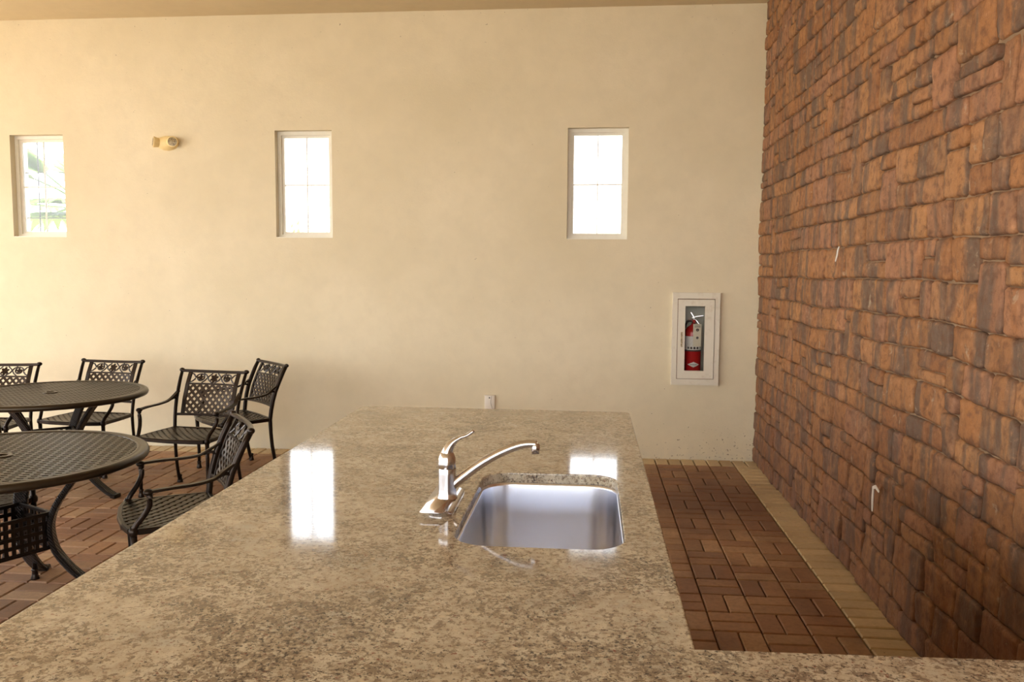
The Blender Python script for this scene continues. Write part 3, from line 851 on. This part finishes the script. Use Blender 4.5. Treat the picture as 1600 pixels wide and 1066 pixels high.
T2 = copy_tree(T1); T2.location = (-3.575, 5.198, 0); T2.rotation_euler = (0, 0, math.radians(-6))
tag(T2, 'farther round bronze lattice-top patio table, near the cream wall', 'table')

# ------------------------------------------------------------------ chairs
ZB = [(0, .224), (.10, .198), (.25, .176), (.40, .172), (.50, .184), (.60, .211), (.70, .250), (.793, .300)]
def ypost(z_):
    for (a, ya_), (b, yb_) in zip(ZB, ZB[1:]):
        if z_ <= b:
            t_ = max(0, (z_ - a) / (b - a)); t_ = t_ * t_ * (3 - 2 * t_) * .3 + t_ * .7; return ya_ + (yb_ - ya_) * t_
    return ZB[-1][1]
def make_chair():
    root = empty('patio_armchair', (0, 0, 0)); mt = M['bronze']
    def back(x, z_, h_=0): return (x, ypost(z_) + .032 * (1 - (x / .25) ** 2) - h_, z_)
    HS = .40
    # seat outline
    out_ = [(.236, .172), (0, .185), (-.236, .172), (-.250, 0), (-.254, -.170), (-.235, -.208), (-.15, -.228), (0, -.238), (.15, -.228), (.235, -.208), (.254, -.170), (.250, 0)]
    b_ = MB(); b_.sweep([(x, y, HS) for x, y in out_], rect(.024, .026, .005), closed=True, smooth=False)
    b_.build('seat_frame', mt, root)
    b_ = MB(); dish = lambda x, y: HS + .006 - .016 * max(0, 1 - (x / .24) ** 2) * max(0, 1 - (y / .22) ** 2)
    lattice(b_, [(x * .985, y * .985) for x, y in out_], PI / 4, .0385, .0255, .008, lambda x, y, h_: (x, y, dish(x, y) + h_), seg=2)
    b_.build('seat', M['bronze_seat'], root)
    for s_ in (-1, 1):
        xp = lambda z_: s_ * (.245 + (.237 - .245) * min(1, z_ / .4) + .015 * max(0, (z_ - .4) / .393))
        # rear leg carries on up as the back post
        zs = [.018, .06, .12, .2, .3, .4, .47, .54, .61, .68, .74, .793]
        b_ = MB(); b_.sweep([(xp(z_), ypost(z_), z_) for z_ in zs], rect(1, 1, .3), up=Vector((0, -1, .05)), scales=[(.020, .026)] * 5 + [(.021, .030)] * 5 + [(.02, .028), (.019, .024)])
        lg = b_.build('leg', mt, root)
        b_ = MB(); b_.lathe([(.0005, 0), (.019, 0), (.020, .006), (.015, .022), (.013, .040), (.017, .048), (.013, .054)], 12, Matrix.Translation((xp(0), ypost(0), 0))); b_.build('foot', mt, lg)
        b_ = MB(); b_.sphere((s_ * .254, .301, .797), .0165, 12, (1.25, 1, .9)); b_.build('finial', mt, lg)
        # front leg
        b_ = MB(); b_.sweep([(s_ * .250, -.188, .018), (s_ * .2505, -.186, .14), (s_ * .254, -.190, .28), (s_ * .256, -.194, .40)], rect(1, 1, .3), up=Vector((0, 1, 0)), scales=[(.020, .022), (.021, .023), (.023, .025), (.026, .028)])
        lg = b_.build('leg', mt, root)
        b_ = MB(); b_.lathe([(.0005, 0), (.019, 0), (.020, .006), (.015, .022), (.013, .040), (.017, .048), (.013, .054)], 12, Matrix.Translation((s_ * .25, -.188, 0))); b_.build('foot', mt, lg)
        b_ = MB(); b_.lathe([(.015, .385), (.020, .392), (.020, .408), (.016, .416), (.013, .42)], 12, Matrix.Translation((s_ * .256, -.194, 0))); b_.build('collar', mt, lg)
        # arm: flat rail from the post to the knob, then an S-shaped support down to the seat corner
        b_ = MB(); b_.sweep(catmull([(s_ * .243, ypost(.655), .655), (s_ * .248, .178, .622), (s_ * .262, .135, .597), (s_ * .277, .06, .586), (s_ * .287, -.04, .583), (s_ * .288, -.128, .577)], 5), rect(.030, .012, .004), smooth=False)
        b_.sweep(catmull([(s_ * .243, ypost(.60), .60), (s_ * .246, .190, .613), (s_ * .255, .155, .604)], 4), rect(.02, .014, .004), smooth=False)
        ar = b_.build('arm', mt, root)
        b_ = MB(); b_.tube(catmull([(s_ * .288, -.128, .574), (s_ * .291, -.128, .545), (s_ * .286, -.130, .515), (s_ * .273, -.150, .475), (s_ * .260, -.178, .438), (s_ * .256, -.194, .41)], 4), .0125, 8); b_.build('arm_support', mt, ar)
        b_ = MB(); b_.sphere((s_ * .288, -.132, .575), .0185, 12, (1.15, 1.15, .8)); b_.build('knob', mt, ar)
    # back: top rail, bottom rail, inner stiles, lattice and leafy crest
    b_ = MB(); nx = [(-.25 + .5 * q / 12) for q in range(13)]
    b_.sweep([(x, back(x, .785)[1], .793 - .006 * (1 - (x / .25) ** 2)) for x in nx], rect(.022, .020, .005), smooth=False)
    b_.sweep([back(x, .497) for x in nx[:]], rect(.014, .018, .003), smooth=False)
    xi = [(-.190 + .38 * q / 8) for q in range(9)]
    b_.sweep([back(x, .705) for x in xi], rect(.012, .012), smooth=False)
    for s_ in (-1, 1): b_.sweep([back(s_ * .190, z_) for z_ in (.497, .55, .6, .65, .7, .75, .785)], rect(.026, .012), up=Vector((0, -1, 0)), smooth=False)
    b_.build('back_frame', mt, root)
    b_ = MB(); lattice(b_, [(-.185, .502), (.185, .502), (.185, .703), (-.185, .703)], PI / 4, .0340, .0150, .007, back, seg=2)
    b_.build('backrest', M['bronze_seat'], root)
    b_ = MB()
    def flat(pts, w_): b_.sweep([back(x, z_, .002) for x, z_ in pts], rect(w_, .007), up=Vector((0, -1, 0)), smooth=False)
    for s_ in (-1, 1):
        flat([(s_ * (.105 + .034 * math.cos(a) * (1 - a * .06)), .745 + .028 * math.sin(a) * (1 - a * .06)) for a in [q * .5 for q in range(14)]], .009)
        flat([(s_ * .01, .712), (s_ * .04, .730), (s_ * .065, .762), (s_ * .09, .775)], .009)
        flat([(s_ * .02, .775), (s_ * .045, .755), (s_ * .07, .725), (s_ * .09, .712)], .008)
        flat([(s_ * .140, .745), (s_ * .16, .768), (s_ * .182, .775)], .008); flat([(s_ * .140, .74), (s_ * .158, .722), (s_ * .182, .712)], .008)
    for (cx, cz, rr_, n_) in ((0, .742, .030, 6), (-.105, .745, .021, 5), (.105, .745, .021, 5)):
        for q in range(n_):    # leaf lobes
            a = 2 * PI * q / n_ + .4; pts = []
            for e in range(8):
                u = 2 * PI * e / 8; lx, lz = rr_ * .55 + rr_ * .5 * math.cos(u), rr_ * .30 * math.sin(u)
                pts.append((cx + lx * math.cos(a) - lz * math.sin(a), cz + lx * math.sin(a) + lz * math.cos(a)))
            vs = [back(x, z_, .006) for x, z_ in pts] + [back(x, z_, -.002) for x, z_ in pts]
            b_.add(vs, [tuple(range(8)), tuple(range(15, 7, -1))] + [(e, e + 8, (e + 1) % 8 + 8, (e + 1) % 8) for e in range(8)])
    b_.build('crest', mt, root)
    return root
chair0 = make_chair()
CH = [((-2.678, 5.330), -.136, 'bronze lattice armchair facing the camera, standing free right of the far table'),
      ((-2.639, 5.962), -.776, 'bronze lattice armchair turned sideways against the cream wall, farthest right of the chairs'),
      ((-1.893, 3.616), -1.006, 'nearest bronze lattice armchair, seen side-on beside the granite worktop'),
      ((-3.713, 5.831), -.079, 'bronze lattice armchair behind the far table, its back to the cream wall'),
      ((-4.308, 5.513), .145, 'bronze lattice armchair cut by the left edge behind the far table'),
      ((-2.985, 3.640), .930, 'bronze lattice armchair mostly out of view at the left of the nearer table')]
for i, (p, a, lab) in enumerate(CH):
    o = chair0 if i == 0 else copy_tree(chair0)
    o.location = (p[0], p[1], .0005); o.rotation_euler = (0, 0, a)
    tag(o, lab, 'chair', 'patio armchairs')

# ------------------------------------------------------------------ plants outside
def fan_frond(parent, origin, az, el, L, spread, n_, seed):
    rr = random.Random(seed); b_ = MB()
    d = Vector((math.cos(az) * math.cos(el), math.sin(az) * math.cos(el), math.sin(el)))
    side = d.cross(Vector((0, 0, 1))).normalized(); up = side.cross(d)
    o0 = Vector(origin); c = o0 + d * L * .45
    b_.tube([o0, o0 + d * L * .25 + up * .02, c], [.014, .010, .008], 5)
    for q in range(n_):
        a = -spread + 2 * spread * q / (n_ - 1)
        dd = (d * math.cos(a) + side * math.sin(a)).normalized(); LL = L * .62 * (1 - .25 * abs(a) / spread)
        droop = -up * .10 * LL
        p1, p2, p3 = c + dd * LL * .35, c + dd * LL * .72 + droop * .4, c + dd * LL + droop * 1.6
        wv = dd.cross(up).normalized()
        w1 = .045 * L; pts = []
        for p, w_ in ((c, .006), (p1, w1), (p2, w1 * .7), (p3, .001)):
            pts += [p - wv * w_, p + up * -.012, p + wv * w_]
        fs = []
        for e in range(3):
            for g in range(2): fs.append((e * 3 + g, e * 3 + g + 1, e * 3 + g + 4, e * 3 + g + 3))
        b_.add(pts, fs, True)
    return b_.build('frond', M['leaf'], parent)
pt = tag(empty('fan_palm', (-5.52, 8.75, -.17)), 'green fan palm outside the leftmost window', 'palm')
b_ = MB(); b_.tube([(0, 0, 0), (.03, 0, 1.2), (.0, .02, 2.35)], [.13, .10, .09], 12); b_.build('trunk', M['bark'], pt)
for q in range(15):
    fan_frond(pt, (0, .02, 2.25 + .01 * q), 2 * PI * q / 15 * 2.4, -.35 + 1.3 * ((q * 7) % 15) / 15, 1.25, 1.15, 15, q)
sh = tag(empty('shrub', (-3.5, 9.3, -.17)), 'leafy green shrub low outside the middle window', 'shrub')
b_ = MB()
for q in range(7):
    a = q * .9; b_.tube([(0, 0, 0), (.15 * math.cos(a), .15 * math.sin(a), 1.0), (.32 * math.cos(a), .32 * math.sin(a), 1.9)], [.018, .012, .005], 5)
b_.build('stem', M['bark'], sh)
rr = random.Random(3); b_ = MB()
for q in range(420):
    a = rr.uniform(0, 2 * PI); e = rr.uniform(-.5, 1.2); rad = rr.uniform(.2, .5)
    c = Vector((rad * math.cos(a), rad * math.sin(a), rr.uniform(.7, 2.15)))
    d = Vector((math.cos(a) * math.cos(e), math.sin(a) * math.cos(e), math.sin(e))); s_ = d.cross(Vector((0, 0, 1))).normalized(); L = rr.uniform(.07, .13)
    b_.add([c, c + d * L * .5 + s_ * L * .2, c + d * L, c + d * L * .5 - s_ * L * .2], [(0, 1, 2, 3)])
o = b_.build('foliage', M['leaf'], sh); o['kind'] = 'stuff'
bpy.context.view_layer.update()
